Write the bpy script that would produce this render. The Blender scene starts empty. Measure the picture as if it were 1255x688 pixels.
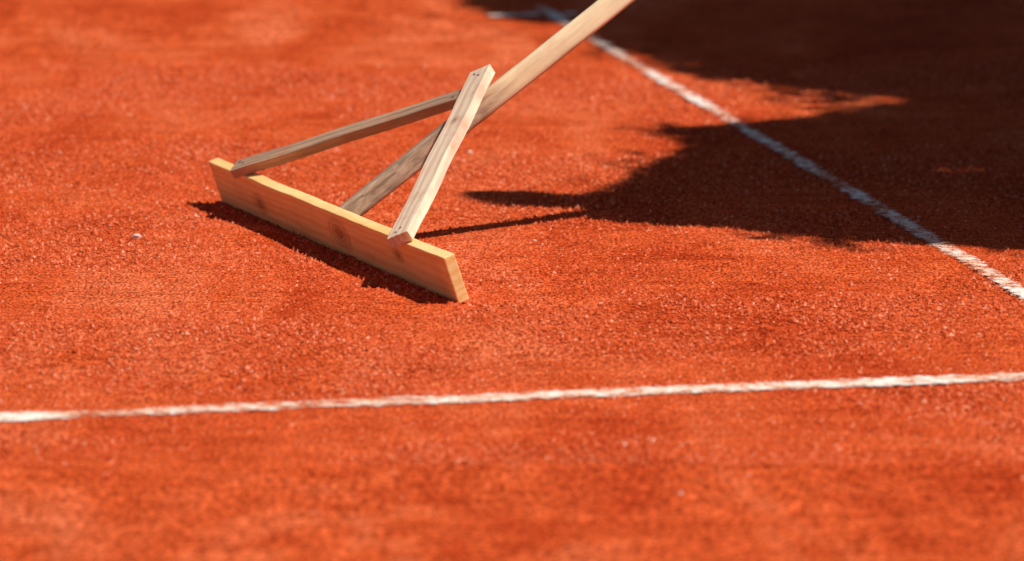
import bpy, math, random
import numpy as np
from mathutils import Vector, Matrix
random.seed(7); rng=np.random.default_rng(7)
S=bpy.context.scene
S.view_settings.view_transform='Standard'; S.view_settings.look='None'; S.view_settings.exposure=0

# ---------------- helpers
def newmat(name):
    m=bpy.data.materials.new(name); m.use_nodes=True
    nt=m.node_tree; nt.nodes.clear()
    return m,nt
def N(nt,t,**k):
    n=nt.nodes.new(t)
    for a,b in k.items(): setattr(n,a,b)
    return n
def setin(n,d):
    for k,v in d.items(): n.inputs[k].default_value=v
def ramp(nt,stops,interp='LINEAR'):
    r=N(nt,'ShaderNodeValToRGB'); cr=r.color_ramp; cr.interpolation=interp
    while len(cr.elements)<len(stops): cr.elements.new(0.5)
    for e,(p,c) in zip(cr.elements,stops):
        e.position=p; e.color=(c[0],c[1],c[2],1) if hasattr(c,'__len__') else (c,c,c,1)
    return r
def mix(nt,a,b,f,mode='MIX'):
    m=N(nt,'ShaderNodeMix',data_type='RGBA',blend_type=mode)
    L=nt.links
    for sock,val in ((m.inputs[6],a),(m.inputs[7],b),(m.inputs[0],f)):
        if hasattr(val,'links'): L.new(val,sock)
        elif hasattr(val,'__len__'): sock.default_value=(*val[:3],1)
        else: sock.default_value=val
    return m.outputs[2]
def noise(nt,vec,scale,detail=3,rough=.55,dist=0):
    n=N(nt,'ShaderNodeTexNoise'); setin(n,{'Scale':scale,'Detail':detail,'Roughness':rough,'Distortion':dist})
    nt.links.new(vec,n.inputs['Vector']); return n.outputs['Fac']
def mapping(nt,vec,rot=(0,0,0),scale=(1,1,1),loc=(0,0,0)):
    m=N(nt,'ShaderNodeMapping'); m.inputs['Rotation'].default_value=rot; m.inputs['Scale'].default_value=scale; m.inputs['Location'].default_value=loc
    nt.links.new(vec,m.inputs['Vector']); return m.outputs['Vector']
def math_(nt,op,a,b=None,c=None,clamp=False):
    m=N(nt,'ShaderNodeMath',operation=op); m.use_clamp=clamp
    for i,v in enumerate((a,b,c)):
        if v is None: continue
        if hasattr(v,'links'): nt.links.new(v,m.inputs[i])
        else: m.inputs[i].default_value=v
    return m.outputs[0]
def bump(nt,h,strength,dist,normal=None):
    b=N(nt,'ShaderNodeBump'); setin(b,{'Strength':strength,'Distance':dist}); nt.links.new(h,b.inputs['Height'])
    if normal is not None: nt.links.new(normal,b.inputs['Normal'])
    return b.outputs['Normal']
def finish(nt,col,normal=None,rough=.9,spec=.2,extra=None):
    p=N(nt,'ShaderNodeBsdfPrincipled'); o=N(nt,'ShaderNodeOutputMaterial')
    if hasattr(col,'links'): nt.links.new(col,p.inputs['Base Color'])
    else: p.inputs['Base Color'].default_value=(*col,1)
    p.inputs['Roughness'].default_value=rough; p.inputs['Specular IOR Level'].default_value=spec
    if normal is not None: nt.links.new(normal,p.inputs['Normal'])
    if extra is None: nt.links.new(p.outputs[0],o.inputs[0])
    else:
        t=N(nt,'ShaderNodeBsdfTransparent'); mx=N(nt,'ShaderNodeMixShader')
        nt.links.new(extra,mx.inputs[0]); nt.links.new(t.outputs[0],mx.inputs[1]); nt.links.new(p.outputs[0],mx.inputs[2]); nt.links.new(mx.outputs[0],o.inputs[0])
def link(o,parent=None):
    S.collection.objects.link(o)
    if parent: o.parent=parent
    return o
def fastmesh(name,V,F,mat,parent=None):
    V=np.asarray(V,np.float32); F=np.asarray(F,np.int32); me=bpy.data.meshes.new(name)
    me.vertices.add(len(V)); me.vertices.foreach_set('co',V.ravel())
    k=F.shape[1]; me.loops.add(F.size); me.loops.foreach_set('vertex_index',F.ravel())
    me.polygons.add(len(F)); me.polygons.foreach_set('loop_start',np.arange(0,F.size,k,dtype=np.int32))
    me.update(calc_edges=True); me.validate(); me.materials.append(mat)
    return link(bpy.data.objects.new(name,me),parent)
def meshobj(name,verts,faces,mat,parent=None):
    me=bpy.data.meshes.new(name); me.from_pydata([tuple(v) for v in verts],[],faces); me.update()
    me.materials.append(mat); return link(bpy.data.objects.new(name,me),parent)

LINE_ANG=math.radians(11.95)   # court axes against world x

# ---------------- clay material
def clay_color(nt,P):
    st=mapping(nt,P,rot=(0,0,.5),scale=(1.5,.55,1))
    a=noise(nt,st,1.5,5,.62,1.0)
    b=noise(nt,P,9,4,.70,.5)
    st2=mapping(nt,P,rot=(0,0,.25),scale=(.7,4.5,1))     # drag marks
    c=noise(nt,st2,4.5,4,.65,.9)
    base=ramp(nt,[(.34,(.42,.041,.008)),(.5,(.54,.070,.015)),(.64,(.62,.112,.036))]); nt.links.new(a,base.inputs[0])
    b2=ramp(nt,[(.36,(.82,.73,.65)),(.64,(1.12,1.22,1.35))]); nt.links.new(b,b2.inputs[0])
    col=mix(nt,base.outputs[0],b2.outputs[0],.85,'MULTIPLY')
    c2=ramp(nt,[(.36,(.84,.78,.74)),(.5,(1,1,1)),(.62,(1.10,1.22,1.3))]); nt.links.new(c,c2.inputs[0])
    col=mix(nt,col,c2.outputs[0],.85,'MULTIPLY')
    f=noise(nt,mapping(nt,P,scale=(1,.4,1)),170,1,.6); f2=ramp(nt,[(.30,(.36,.27,.22)),(.48,(.98,.98,.98)),(.66,(1.5,1.9,2.4))]); nt.links.new(f,f2.inputs[0])
    col=mix(nt,col,f2.outputs[0],.95,'MULTIPLY')
    g=noise(nt,P,50,3,.65); g2=ramp(nt,[(.34,.76),(.66,1.18)]); nt.links.new(g,g2.inputs[0])
    col=mix(nt,col,g2.outputs[0],.85,'MULTIPLY')
    return col,(a,b,c,f,g)
def clay_normal(nt,fs):
    a,b,c,f,g=fs
    n=bump(nt,c,.7,.022)
    n=bump(nt,b,.9,.022,n)
    n=bump(nt,g,.9,.009,n)
    n=bump(nt,f,.8,.003,n)
    return n
m_clay,nt=newmat('clay')
P=N(nt,'ShaderNodeNewGeometry').outputs['Position']
col,fs=clay_color(nt,P); finish(nt,col,clay_normal(nt,fs),1,.03)

# ---------------- ground: one sheet, fine near the drag with gentle relief
def ground():
    xs=np.unique(np.concatenate([[-300,-120,-50,-20,-8,-4],np.arange(-2.4,2.4,.03),[4,8,20,50,120,300]]))
    ys=np.unique(np.concatenate([[-300,-120,-50,-20,0,5,8,9.2],np.arange(9.6,18.4,.03),[20,24,32,60,120,300,600]]))
    X,Y=np.meshgrid(xs,ys); Z=np.zeros_like(X)
    r=np.random.default_rng(3)
    for i in range(26):
        ang=LINE_ANG+r.normal(0,.5)+math.pi/2; k=r.uniform(3,26); kx,ky=math.cos(ang)*k,math.sin(ang)*k
        Z+=np.sin(X*kx+Y*ky+r.uniform(0,6.3))*(.006/k)*(1.0)
    m=np.clip((2.6-np.abs(X))/1,0,1)*np.clip((Y-9.2)/1,0,1)*np.clip((18.6-Y)/1,0,1)
    Z=np.clip(Z,-.0018,.0018)*m-.0018
    V=np.stack([X.ravel(),Y.ravel(),Z.ravel()],1); nx=len(xs); ny=len(ys)
    F=[(j*nx+i,j*nx+i+1,(j+1)*nx+i+1,(j+1)*nx+i) for j in range(ny-1) for i in range(nx-1)]
    o=fastmesh('clay_court_ground',V,F,m_clay)
    o.data.polygons.foreach_set('use_smooth',[True]*len(o.data.polygons))
ground()

# ---------------- painted lines (worn)
def line_mat(name,wear_lo,wear_hi,tint,wts=(.36,.34,.30),ufade=0):
    m,nt=newmat(name)
    P=N(nt,'ShaderNodeNewGeometry').outputs['Position']
    w1=noise(nt,P,34,4,.7); w2=noise(nt,P,5,4,.65); w3=noise(nt,P,170,2,.7)
    s=math_(nt,'ADD',math_(nt,'MULTIPLY',w1,wts[0]),math_(nt,'MULTIPLY',w2,wts[1])); s=math_(nt,'ADD',s,math_(nt,'MULTIPLY',w3,wts[2]))
    uv=N(nt,'ShaderNodeTexCoord').outputs['UV']; sx=N(nt,'ShaderNodeSeparateXYZ'); nt.links.new(uv,sx.inputs[0])
    e=math_(nt,'ABSOLUTE',math_(nt,'SUBTRACT',sx.outputs[1],.5))
    e=math_(nt,'MULTIPLY',math_(nt,'POWER',math_(nt,'MULTIPLY',e,2),2.5),.24)
    s=math_(nt,'SUBTRACT',s,e)
    if ufade: s=math_(nt,'SUBTRACT',s,math_(nt,'MULTIPLY',sx.outputs[0],ufade))
    r=ramp(nt,[(wear_lo,0),(wear_hi,1)]); nt.links.new(s,r.inputs[0])
    ds=math_(nt,'ADD',math_(nt,'MULTIPLY',w1,.5),math_(nt,'MULTIPLY',w2,.5))
    wr=ramp(nt,[(.42,(.70,.27,.15)),(.50,(.76,.50,.38)),(.58,tint)]); nt.links.new(ds,wr.inputs[0])
    n=bump(nt,w3,.6,.002)
    finish(nt,wr.outputs[0],n,.9,.1,r.outputs[0]); return m
def strip(name,p0,p1,width,mat,z,closed=None):
    p0=Vector(p0);p1=Vector(p1); d=(p1-p0); Ln=d.length; d/=Ln; q=Vector((-d.y,d.x))
    n=max(2,int(Ln/.012)); V=[];F=[]
    j1=j2=0
    for i in range(n+1):
        c=p0+d*(Ln*i/n); j1=.8*j1+random.gauss(0,.0009); j2=.8*j2+random.gauss(0,.0009)
        a=c-q*(width/2+j1); b=c+q*(width/2+j2); V+= [(a.x,a.y,z),(b.x,b.y,z)]
        if i<n: F.append((2*i,2*i+2,2*i+3,2*i+1))
    o=meshobj(name,V,F,mat); uvl=o.data.uv_layers.new(name='UVMap')
    for lp in o.data.loops: uvl.data[lp.index].uv=((lp.vertex_index//2)/n,lp.vertex_index%2)
    return o
mA=line_mat('worn_line_paint',.375,.49,(.84,.75,.67),(.34,.38,.28))
mB=line_mat('worn_line_paint_side',.400,.485,(.82,.77,.71),(.34,.24,.42),.045)
ux=Vector((math.cos(LINE_ANG),math.sin(LINE_ANG))); uy=Vector((-ux.y,ux.x))
corner=Vector((1.180,11.441))
strip('court_baseline',corner-ux*6,corner+ux*.04,.106,mA,.003)
strip('court_sideline',corner+uy*.06,corner+uy*5.36,.066,mB,.003)
strip('court_service_line',corner+uy*5.19-ux*.17,corner+uy*5.19-ux*.035,.06,mA,.0035)
strip('court_service_line',corner+uy*5.19+ux*.035,corner+uy*5.19+ux*.07,.06,mA,.0035)

# ---------------- clay grains / pebbles
def grains(name,n,mat,rmin,rmax,box,pw=4,heap=False):
    base=np.array([(1,0,0),(0,1,0),(-1,0,0),(0,-1,0),(0,0,1)],float)
    f=np.array([(0,1,4),(1,2,4),(2,3,4),(3,0,4)])
    x=rng.uniform(box[0],box[1],n); y=rng.uniform(box[2],box[3],n)
    if heap:   # loose clay gathered along the scraper foot
        t=rng.uniform(0,1.02,n); off=np.abs(rng.normal(0,.012,n))*(1+.8*np.sin(t*23)*np.sin(t*9))
        sgn=np.where(rng.random(n)<.5,-1,1)
        off=np.where(sgn>0,.03+off*1.3,-off-.002)
        x=-.621+.5169*t+.9234*off; y=13.403-1.244*t+.3838*off
    else:
        d=np.sin(x*7+np.sin(y*3.1)*2)*np.sin(y*5+np.sin(x*4.3)*2)+.7*np.sin(x*19+y*8)*np.sin(y*13-x*6)
        k=rng.random(n)<(.60+.35*d); x=x[k];y=y[k];n=len(x)
    r=rmin+(rmax-rmin)*rng.random(n)**pw
    V=base[None]*(1+rng.uniform(-.4,.4,(n,5,1)))*r[:,None,None]
    a=rng.uniform(0,6.28,n); c,s=np.cos(a)[:,None],np.sin(a)[:,None]
    vx=V[:,:,0]*c-V[:,:,1]*s+V[:,:,2]*rng.uniform(-.6,.6,(n,1)); vy=V[:,:,0]*s+V[:,:,1]*c+V[:,:,2]*rng.uniform(-.6,.6,(n,1)); vz=V[:,:,2]*1.15
    V=np.stack([vx+x[:,None],vy+y[:,None],vz-.0020],2).reshape(-1,3)
    F=(f[None]+5*np.arange(n)[:,None,None]).reshape(-1,3)
    return fastmesh(name,V,F,mat)
m_gr,nt=newmat('clay_grain')
P=N(nt,'ShaderNodeNewGeometry').outputs['Position']; f=noise(nt,P,90,1)
r=ramp(nt,[(.3,(.32,.028,.007)),(.5,(.55,.078,.020)),(.62,(.64,.135,.055)),(.76,(.74,.34,.22))]); nt.links.new(f,r.inputs[0])
finish(nt,r.outputs[0],None,1,.1)
grains('clay_grains',400000,m_gr,.0015,.0056,(-1.5,1.5,10.6,15.6),3.2)
grains('clay_crumbs',3500,m_gr,.003,.0085,(-1.5,1.5,10.4,16.0),5)
grains('clay_windrow',5000,m_gr,.0025,.0070,(-1.5,1.5,10.4,16.0),2,True)
m_pb,nt=newmat('pale_pebble'); P=N(nt,'ShaderNodeNewGeometry').outputs['Position']; f=noise(nt,P,40,2)
r=ramp(nt,[(.35,(.55,.22,.14)),(.6,(.72,.5,.42))]); nt.links.new(f,r.inputs[0]); finish(nt,r.outputs[0],None,1,.1)
grains('pebbles',110,m_pb,.0025,.0055,(-1.6,1.6,10.2,16.2))
def stone(x,y,r):
    import bmesh
    bm=bmesh.new(); bmesh.ops.create_icosphere(bm,subdivisions=2,radius=r)
    for v in bm.verts: v.co=Vector((v.co.x*1.25,v.co.y,v.co.z*.7))*(1+random.uniform(-.14,.14))
    me=bpy.data.meshes.new('pebble'); bm.to_mesh(me); bm.free(); me.materials.append(m_pb)
    o=link(bpy.data.objects.new('pebble',me)); o.location=(x,y,r*.35)
stone(-.777,12.94,.009); stone(.046,12.9,.004)

# ---------------- wood
def wood_mat(name,light,dark,knots=(),weather=0.0,scale=1.0,rough_bump=.4,foot=None,dust=.45):
    m,nt=newmat(name)
    O=N(nt,'ShaderNodeTexCoord').outputs['Object']
    w=mapping(nt,O,scale=(1.3,22,22)); 
    g1=noise(nt,w,2.2*scale,4,.6,.7)
    wv=N(nt,'ShaderNodeTexWave',wave_type='BANDS',bands_direction='Y'); setin(wv,{'Scale':17*scale,'Distortion':7,'Detail':3,'Detail Scale':1.0})
    w2=mapping(nt,O,scale=(.14,1,1)); 
    kfac=None
    for (kx,ky,kr) in knots:
        vm=N(nt,'ShaderNodeVectorMath',operation='DISTANCE'); mp=mapping(nt,O,scale=(.6,1,0)); nt.links.new(mp,vm.inputs[0]); vm.inputs[1].default_value=(kx*.6,ky,0)
        d=math_(nt,'DIVIDE',vm.outputs['Value'],kr)
        d=math_(nt,'ADD',d,math_(nt,'MULTIPLY',math_(nt,'SUBTRACT',g1,.5),.8))
        rr=ramp(nt,[(0,.95),(.14,.55),(.22,.9),(.34,.25),(.42,.6),(.55,.12),(.66,.35),(.9,.0)]); nt.links.new(math_(nt,'MULTIPLY',d,.45,clamp=True),rr.inputs[0])
        kfac=rr.outputs[0] if kfac is None else math_(nt,'MAXIMUM',kfac,rr.outputs[0])
    nt.links.new(w2,wv.inputs['Vector'])
    fine=noise(nt,mapping(nt,O,scale=(6,160,160)),2,3,.6)
    s=math_(nt,'ADD',math_(nt,'MULTIPLY',g1,.50),math_(nt,'MULTIPLY',wv.outputs['Fac'],.22)); s=math_(nt,'ADD',s,math_(nt,'MULTIPLY',fine,.28))
    r=ramp(nt,[(.30,dark),(.60,light)]); nt.links.new(s,r.inputs[0]); col=r.outputs[0]
    if kfac is not None: col=mix(nt,col,(.24,.06,.015),math_(nt,'MULTIPLY',kfac,.95))
    if weather>0:
        b=noise(nt,mapping(nt,O,scale=(2.2,9,9)),2.5,5,.65); rb=ramp(nt,[(.42,0),(.68,1)]); nt.links.new(b,rb.inputs[0])
        col=mix(nt,col,(.22,.13,.08),math_(nt,'MULTIPLY',rb.outputs[0],weather))
    n=None
    if foot:
        sx=N(nt,'ShaderNodeSeparateXYZ'); nt.links.new(O,sx.inputs[0])
        q=math_(nt,'ADD',sx.outputs[0],math_(nt,'MULTIPLY',math_(nt,'SUBTRACT',g1,.5),.15))
        fr=ramp(nt,[(foot-.05,1),(foot+.05,0)]); nt.links.new(q,fr.inputs[0])
        tm=noise(nt,mapping(nt,O,scale=(9,42,42)),2.2,5,.65,.4)
        tr=ramp(nt,[(.36,(.14,.085,.055)),(.50,(.32,.20,.13)),(.68,(.52,.37,.26))]); nt.links.new(tm,tr.inputs[0])
        col=mix(nt,col,tr.outputs[0],math_(nt,'MULTIPLY',fr.outputs[0],.9))
        n=bump(nt,math_(nt,'MULTIPLY',tm,fr.outputs[0]),.7,.004)
    dst=noise(nt,O,14,5,.7); rd=ramp(nt,[(.52,0),(.75,1)]); nt.links.new(dst,rd.inputs[0])
    col=mix(nt,col,(.5,.12,.05),math_(nt,'MULTIPLY',rd.outputs[0],dust))
    n=bump(nt,fine,rough_bump,.0012,n); n=bump(nt,g1,.4,.002,n)
    finish(nt,col,n,.60,.35); return m
drag=bpy.data.objects.new('court_drag_rake',None); link(drag)
H=Vector
BL=H((-.621,13.403,0)); BR=H((-.1041,12.159,0)); Lb=(BR-BL).length
dx=(BR-BL).normalized()                      # along board, towards near end
n=H((.9234,.3838,0)); n=(n-dx*n.dot(dx)).normalized(); z=H((0,0,1))
lean=math.radians(19); up=(-n*math.sin(lean)+z*math.cos(lean)); tk=(n*math.cos(lean)+z*math.sin(lean))
def bar(name,c,ax,ay,az,sx,sy,sz,mat,bev=.002,seg=24,wob=.0006):
    import bmesh
    bm=bmesh.new(); bmesh.ops.create_cube(bm,size=1)
    for v in bm.verts: v.co=H((v.co.x*sx,v.co.y*sy,v.co.z*sz))
    bmesh.ops.bevel(bm,geom=list(bm.edges),offset=bev,segments=2,profile=.6,affect='EDGES')
    for i in range(1,seg):
        x=-sx/2+sx*i/seg
        bmesh.ops.bisect_plane(bm,geom=list(bm.verts)+list(bm.edges)+list(bm.faces),plane_co=(x,0,0),plane_no=(1,0,0))
    for v in bm.verts:
        v.co.y+=wob*math.sin(v.co.x*17+sz*900)+wob*.6*math.sin(v.co.x*61)+random.uniform(-1,1)*wob*.35; v.co.z+=wob*math.sin(v.co.x*23+2)
    me=bpy.data.meshes.new(name); bm.to_mesh(me); bm.free(); me.materials.append(mat)
    o=link(bpy.data.objects.new(name,me),drag)
    M=Matrix((ax,ay,az)).transposed().to_4x4(); M.translation=c; o.matrix_world=M
    return o
m_board=wood_mat('pine_board',(1.0,.68,.28),(.90,.47,.14),knots=[(.07,.004,.020),(-.40,-.006,.014),(.40,.01,.010)],weather=.10,dust=.28)
m_bl=wood_mat('weathered_batten',(.58,.37,.23),(.28,.155,.09),weather=.6,scale=1.2)
m_br=wood_mat('pale_batten',(.96,.74,.53),(.72,.46,.30),knots=[(.12,.0,.006)],weather=.22,scale=1.1)
m_hd=wood_mat('handle_wood',(1.0,.80,.50),(.80,.56,.31),weather=.22,scale=.9,foot=.42,dust=.22)
hb,tb=.098,.024
cb=(BL+BR)/2+up*(hb/2-.001)+tk*(tb/2)
board=bar('scraper_board',cb,dx,up,dx.cross(up),Lb,hb,tb,m_board,.0022,40,.0006)
# handle
slope=math.atan(.685); hd=(n*math.cos(slope)+z*math.sin(slope)).normalized()
h0=(BL+BR)/2+up*.054+tk*(tb-.003)
def pole(name,p,axis,length,mat,parent):
    side=dx; o_up=axis.cross(side).normalized(); nseg=160; k=32; V=[];F=[]
    for i in range(nseg+1):
        x=length*i/nseg
        R=.0225+.0028*min(1,x/.5)
        sq=1-.35*min(1,max(0,x-.3)/.3)
        for j in range(k):
            a=2*math.pi*j/k
            c4=max(abs(math.cos(a+.25)),abs(math.sin(a+.25)))
            rr=R*((1-sq)+sq*min(1.16,.93/c4))
            rr*=1+.012*math.sin(3*a+x*9)+.008*math.sin(x*37+a)+(.010*math.sin(x*95+3*math.sin(a)) if x<.42 else 0)
            if i==nseg: rr*=.85
            V.append((x,rr*math.cos(a),rr*math.sin(a)))
    for i in range(nseg):
        for j in range(k): F.append((i*k+j,i*k+(j+1)%k,(i+1)*k+(j+1)%k,(i+1)*k+j))
    F.append(tuple(range(k))[::-1]); F.append(tuple(nseg*k+j for j in range(k)))
    o=meshobj(name,V,F,mat,parent)
    for q in o.data.polygons: q.use_smooth=len(q.vertices)==4
    M=Matrix((axis,side,o_up)).transposed()
    if M.determinant()<0: M=Matrix((axis,side,-o_up)).transposed()
    M=M.to_4x4(); M.translation=p; o.matrix_world=M; return o
pole('handle_pole',h0,hd,2.22,m_hd,drag)
Nn=dx.cross(hd); Nn=Nn if Nn.z>0 else -Nn; Nn.normalize()
def brace(name,t,end,w,th,mat,over=.0,tail=0):
    b=BL.lerp(BR,t)+up*hb+tk*(tb*.5)+Nn*(th/2+.001)
    l=(end-b).normalized(); a=b-l*over; e=end+l*tail
    side=Nn.cross(l).normalized(); nz=l.cross(side).normalized()
    return bar(name,(a+e)/2,l,side,nz,(e-a).length,w,th,mat,.0018,12,.0009), a, e, nz, l
apx=lambda s,hh: h0+hd*s+Nn*(hh)
bl,a1,e1,nz1,l1=brace('brace_batten_1',.150,apx(.385,.036),.040,.021,m_bl,.018,.0)
br,a2,e2,nz2,l2=brace('brace_batten_2',.835,apx(.43,.055),.050,.023,m_br,.024,.01)
# screws
m_s,nt=newmat('rusty_screw'); P=N(nt,'ShaderNodeNewGeometry').outputs['Position']; f=noise(nt,P,300,2)
r=ramp(nt,[(.4,(.05,.03,.02)),(.65,(.18,.12,.09))]); nt.links.new(f,r.inputs[0]); finish(nt,r.outputs[0],None,.6,.5)
def screw(p,axis,r=.0035,i=0):
    import bmesh
    bm=bmesh.new(); bmesh.ops.create_cone(bm,cap_ends=True,segments=12,radius1=r,radius2=r*.8,depth=.0022)
    me=bpy.data.meshes.new('screw'); bm.to_mesh(me); bm.free(); me.materials.append(m_s)
    o=link(bpy.data.objects.new('screw_%d'%i,me),drag); o.rotation_mode='QUATERNION'; o.rotation_quaternion=axis.to_track_quat('Z','Y'); o.location=p
k=0
for (a,e,nz,l,zz) in ((a1,e1,nz1,l1,.011),(a2,e2,nz2,l2,.012)):
    for p in (a+l*.028,a+l*.016+nz.cross(l)*.008,e-l*.022+nz.cross(l)*.008,e-l*.035-nz.cross(l)*.006):
        k+=1; screw(p+nz*zz,nz,.0034,k)

# post the handle rests on (outside the frame)
m_post=wood_mat('post_wood',(.4,.28,.18),(.2,.13,.08),weather=.4)
pp=h0+hd*2.10; ph=pp.z-.030
V=[];F=[];kk=16
prof=[(.0,.05),(ph-.02,.042),(ph-.004,.038),(ph,.028)]
for (zz,rr) in prof:
    for j in range(kk): V.append((rr*math.cos(j*2*math.pi/kk),rr*math.sin(j*2*math.pi/kk),zz))
for i in range(3):
    for j in range(kk): F.append((i*kk+j,i*kk+(j+1)%kk,(i+1)*kk+(j+1)%kk,(i+1)*kk+j))
F.append(tuple(3*kk+j for j in range(kk)))
po=meshobj('wooden_post',V,F,m_post); po.location=(pp.x,pp.y,-.002)

# ---------------- unseen tree added beside the court; crown shaped to cast the large shadow
WX,WY=-.53,.17     # shadow drift per metre of height
poly=[(-.10,17.5),(-.20,16.8),(-.13,16.6),(-.02,16.4),(.15,16.17),(.23,15.86),(.385,15.41),(.6,15.20),(.80,15.06),(.92,14.94),(.64,14.66),(.33,14.5),(.36,14.2),(.24,13.85),(.2,13.65),(.11,13.54),(-.03,13.61),(-.136,13.56),(-.05,13.38),(.13,13.32),(.13,13.18),(.38,13.08),(.63,12.95),(.8,12.85),(1.04,12.80),(1.6,12.7),(3.4,12.4),(4.4,14.5),(4.3,18),(2.5,19.6),(.3,19)]  # shadow outline on the ground; leaves are placed to fill it
px=np.array([p[0] for p in poly]); py=np.array([p[1] for p in poly])
def inside(x,y):
    c=np.zeros(x.shape,bool); j=len(px)-1
    for i in range(len(px)):
        cond=((py[i]>y)!=(py[j]>y))&(x<(px[j]-px[i])*(y-py[i])/(py[j]-py[i]+1e-12)+px[i]); c^=cond; j=i
    return c
def edge_dist(x,y):
    d=np.full(x.shape,9.)
    for i in range(len(px)):
        a=np.array([px[i],py[i]]); b=np.array([px[(i+1)%len(px)],py[(i+1)%len(px)]]); ab=b-a
        t=np.clip(((x-a[0])*ab[0]+(y-a[1])*ab[1])/(ab@ab),0,1)
        d=np.minimum(d,np.hypot(x-a[0]-t*ab[0],y-a[1]-t*ab[1]))
    return d
gaps=[(.98,13.86,.05,.02)]  # opening left in the crown for a lit spot
def leaves(n,zlo,zhi,size,box,margin,wob,gapk):
    x=rng.uniform(box[0],box[1],n); y=rng.uniform(box[2],box[3],n)
    w=np.sin(x*13+y*5)*np.sin(y*9-x*4)+.7*np.sin(x*31-y*14+1)*np.sin(y*23+x*9)
    k=inside(x,y)&(edge_dist(x,y)>margin*(.4+.8*rng.random(n))+wob*(.35+.5*w))
    for (gx,gy,ga,gb) in gaps:
        k&=(((x-gx)/(ga+gapk))**2+((y-gy)/(gb+gapk))**2>1+.5*w)|(rng.random(n)<.12)
    x=x[k];y=y[k]
    zz=rng.uniform(zlo,zhi,len(x)); return np.stack([x-WX*zz,y-WY*zz,zz,np.full(len(x),size)],1)
BX=(-.5,4.5,12.3,19.7)
A=leaves(70000,3.4,6.0,.085,BX,.035,.06,.02)
A2=leaves(70000,4.0,6.8,.15,BX,.12,.08,.06)
B=leaves(44000,2.5,3.2,.042,(-.2,1.5,12.6,15.2),.016,.03,.01)  # low small leaves added for the crisper shadow near the drag
# sparse outer leaves, added to dapple the shadow edge
nF=700; t=rng.uniform(0,1,nF); i0=rng.choice(np.array([0,1,2,3,4,5,6,7,8,10,11,12,13,21,22,23]),nF); fx=px[i0]*(1-t)+px[i0+1]*t+rng.normal(0,.05,nF); fy=py[i0]*(1-t)+py[i0+1]*t+rng.normal(0,.06,nF)
kp=(np.sin(fx*17+fy*11)>.1); fx=fx[kp]; fy=fy[kp]; fz=rng.uniform(3.2,5.2,len(fx)); Fg=np.stack([fx-WX*fz,fy-WY*fz,fz,np.full(len(fx),.055)],1)
# half-open spray across the light tongue's far end, so that it fades out
nT=260; tx_=rng.uniform(.62,1.0,nT); ty_=rng.uniform(14.78,15.12,nT); tz_=rng.uniform(4,5.5,nT); kq=rng.random(nT)<(tx_-.55)*2.2
Tg=np.stack([tx_-WX*tz_,ty_-WY*tz_,tz_,np.full(nT,.07)],1)[kq]
C=np.concatenate([A,A2,B,Fg,Tg])
m=len(C); ax=rng.normal(size=(m,3)); ax[:,2]*=.45; ax/=np.linalg.norm(ax,axis=1)[:,None]
bx=np.cross(ax,rng.normal(size=(m,3))*np.array([.45,.45,1])); bx/=np.linalg.norm(bx,axis=1)[:,None]
s=C[:,3]*rng.uniform(.7,1.3,m)
c=C[:,:3]
V=np.stack([c-ax*s[:,None]*.5,c+bx*s[:,None]*.27,c+ax*s[:,None]*.5,c-bx*s[:,None]*.27],1).reshape(-1,3)
F=(np.arange(m)[:,None]*4+np.arange(4)[None])
m_leaf,nt=newmat('leaf'); P=N(nt,'ShaderNodeNewGeometry').outputs['Position']; f=noise(nt,P,2.5,1)
r=ramp(nt,[(.3,(.03,.06,.015)),(.7,(.08,.13,.03))]); nt.links.new(f,r.inputs[0]); finish(nt,r.outputs[0],None,.7,.2)
m_bark,nt=newmat('bark'); P=N(nt,'ShaderNodeNewGeometry').outputs['Position']; f=noise(nt,mapping(nt,P,scale=(8,8,1.5)),2,5,.7)
r=ramp(nt,[(.35,(.05,.035,.025)),(.65,(.16,.12,.09))]); nt.links.new(f,r.inputs[0]); finish(nt,r.outputs[0],bump(nt,f,.8,.03),.95,.1)
tree=bpy.data.objects.new('shadow_caster_tree',None); link(tree)  # added out of view as caster of the court shadow
fastmesh('shadow_caster_foliage',V,F,m_leaf,tree)
def limb(pts,name):
    V=[];F=[];k=10
    for i,(p,r) in enumerate(pts):
        p=H(p); q=H(pts[min(i+1,len(pts)-1)][0])-H(pts[max(i-1,0)][0]); q.normalize()
        u=q.orthogonal().normalized(); v=q.cross(u)
        for j in range(k):
            a=j*2*math.pi/k; V.append(p+(u*math.cos(a)+v*math.sin(a))*r*(1+random.uniform(-.06,.06)))
    for i in range(len(pts)-1):
        for j in range(k): F.append((i*k+j,i*k+(j+1)%k,(i+1)*k+(j+1)%k,(i+1)*k+j))
    meshobj(name,V,F,m_bark,tree)
T=(6.0,13.9)
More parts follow.
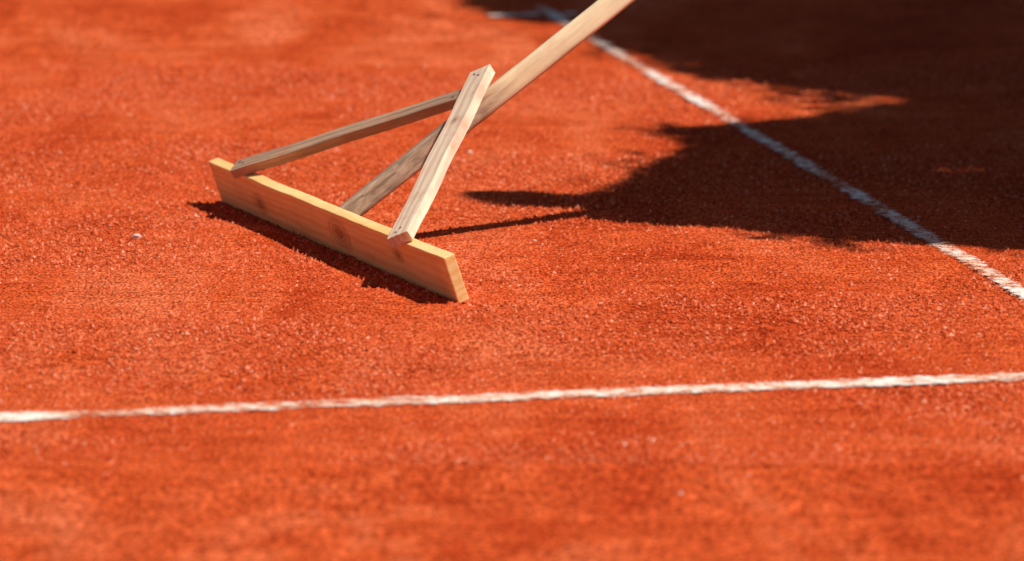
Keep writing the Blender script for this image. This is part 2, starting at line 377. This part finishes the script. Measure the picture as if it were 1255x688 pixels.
limb([((T[0],T[1],-.05),.30),((T[0]-.02,T[1],.5),.22),((T[0]-.1,T[1]+.05,1.6),.19),((T[0]-.3,T[1]+.1,3.0),.16),((T[0]-.5,T[1]+.3,4.6),.11),((T[0]-.6,T[1]+.6,6.2),.04)],'trunk')
rl=random.Random(4)
idx=rng.choice(len(A),34)
for q,i in enumerate(idx):
    tx,ty,tz=A[i,:3]; s0=rl.uniform(2.4,4.6); b=H((T[0]-.1-.1*s0,T[1]+.05*s0,s0)); e=H((tx,ty,max(tz,s0+.2)))
    mid=b.lerp(e,.5)+H((rl.uniform(-.2,.2),rl.uniform(-.2,.2),.25))
    limb([(b,.07),(b.lerp(mid,.5)+H((0,0,.1)),.055),(mid,.04),(mid.lerp(e,.5),.025),(e,.008)],'limb_%d'%(q+1))
for q,(tx,ty,tz) in enumerate([(1.9,12.95,2.9),(2.1,12.9,3.0),(2.6,12.8,3.1)]):
    b=H((T[0]-.3,T[1]+.1,3.0)); e=H((tx,ty,tz)); mid=b.lerp(e,.5)+H((0,0,.3)); limb([(b,.07),(mid,.04),(e,.008)],'low_limb_%d'%(q+1))

# ---------------- light
W=bpy.data.worlds.new('World'); S.world=W; W.use_nodes=True; wn=W.node_tree
bg=wn.nodes['Background']; sk=wn.nodes.new('ShaderNodeTexSky'); sk.sky_type='NISHITA'; sk.sun_disc=False
L=H((WX,WY,-1)).normalized(); elev=math.asin(-L.z)
sk.sun_elevation=elev; sk.sun_rotation=math.atan2(-L.x,-L.y)
wn.links.new(sk.outputs[0],bg.inputs[0]); bg.inputs[1].default_value=.05
sd=bpy.data.lights.new('sun','SUN'); sd.energy=5.0; sd.angle=math.radians(.5); sd.color=(1,.96,.88)
so=link(bpy.data.objects.new('sun',sd)); so.rotation_mode='QUATERNION'; so.rotation_quaternion=L.to_track_quat('-Z','Y'); so.location=(3,5,9)

# ---------------- camera
cd=bpy.data.cameras.new('camera'); cam=link(bpy.data.objects.new('camera',cd)); S.camera=cam
cd.sensor_width=36; cd.lens=7770/1255*36; cd.clip_end=2000; cd.clip_start=.1
cam.location=(0,0,2.15); cam.rotation_euler=(math.radians(90)-math.atan(.173),0,0)
cd.dof.use_dof=True; cd.dof.focus_distance=12.7; cd.dof.aperture_fstop=3.2
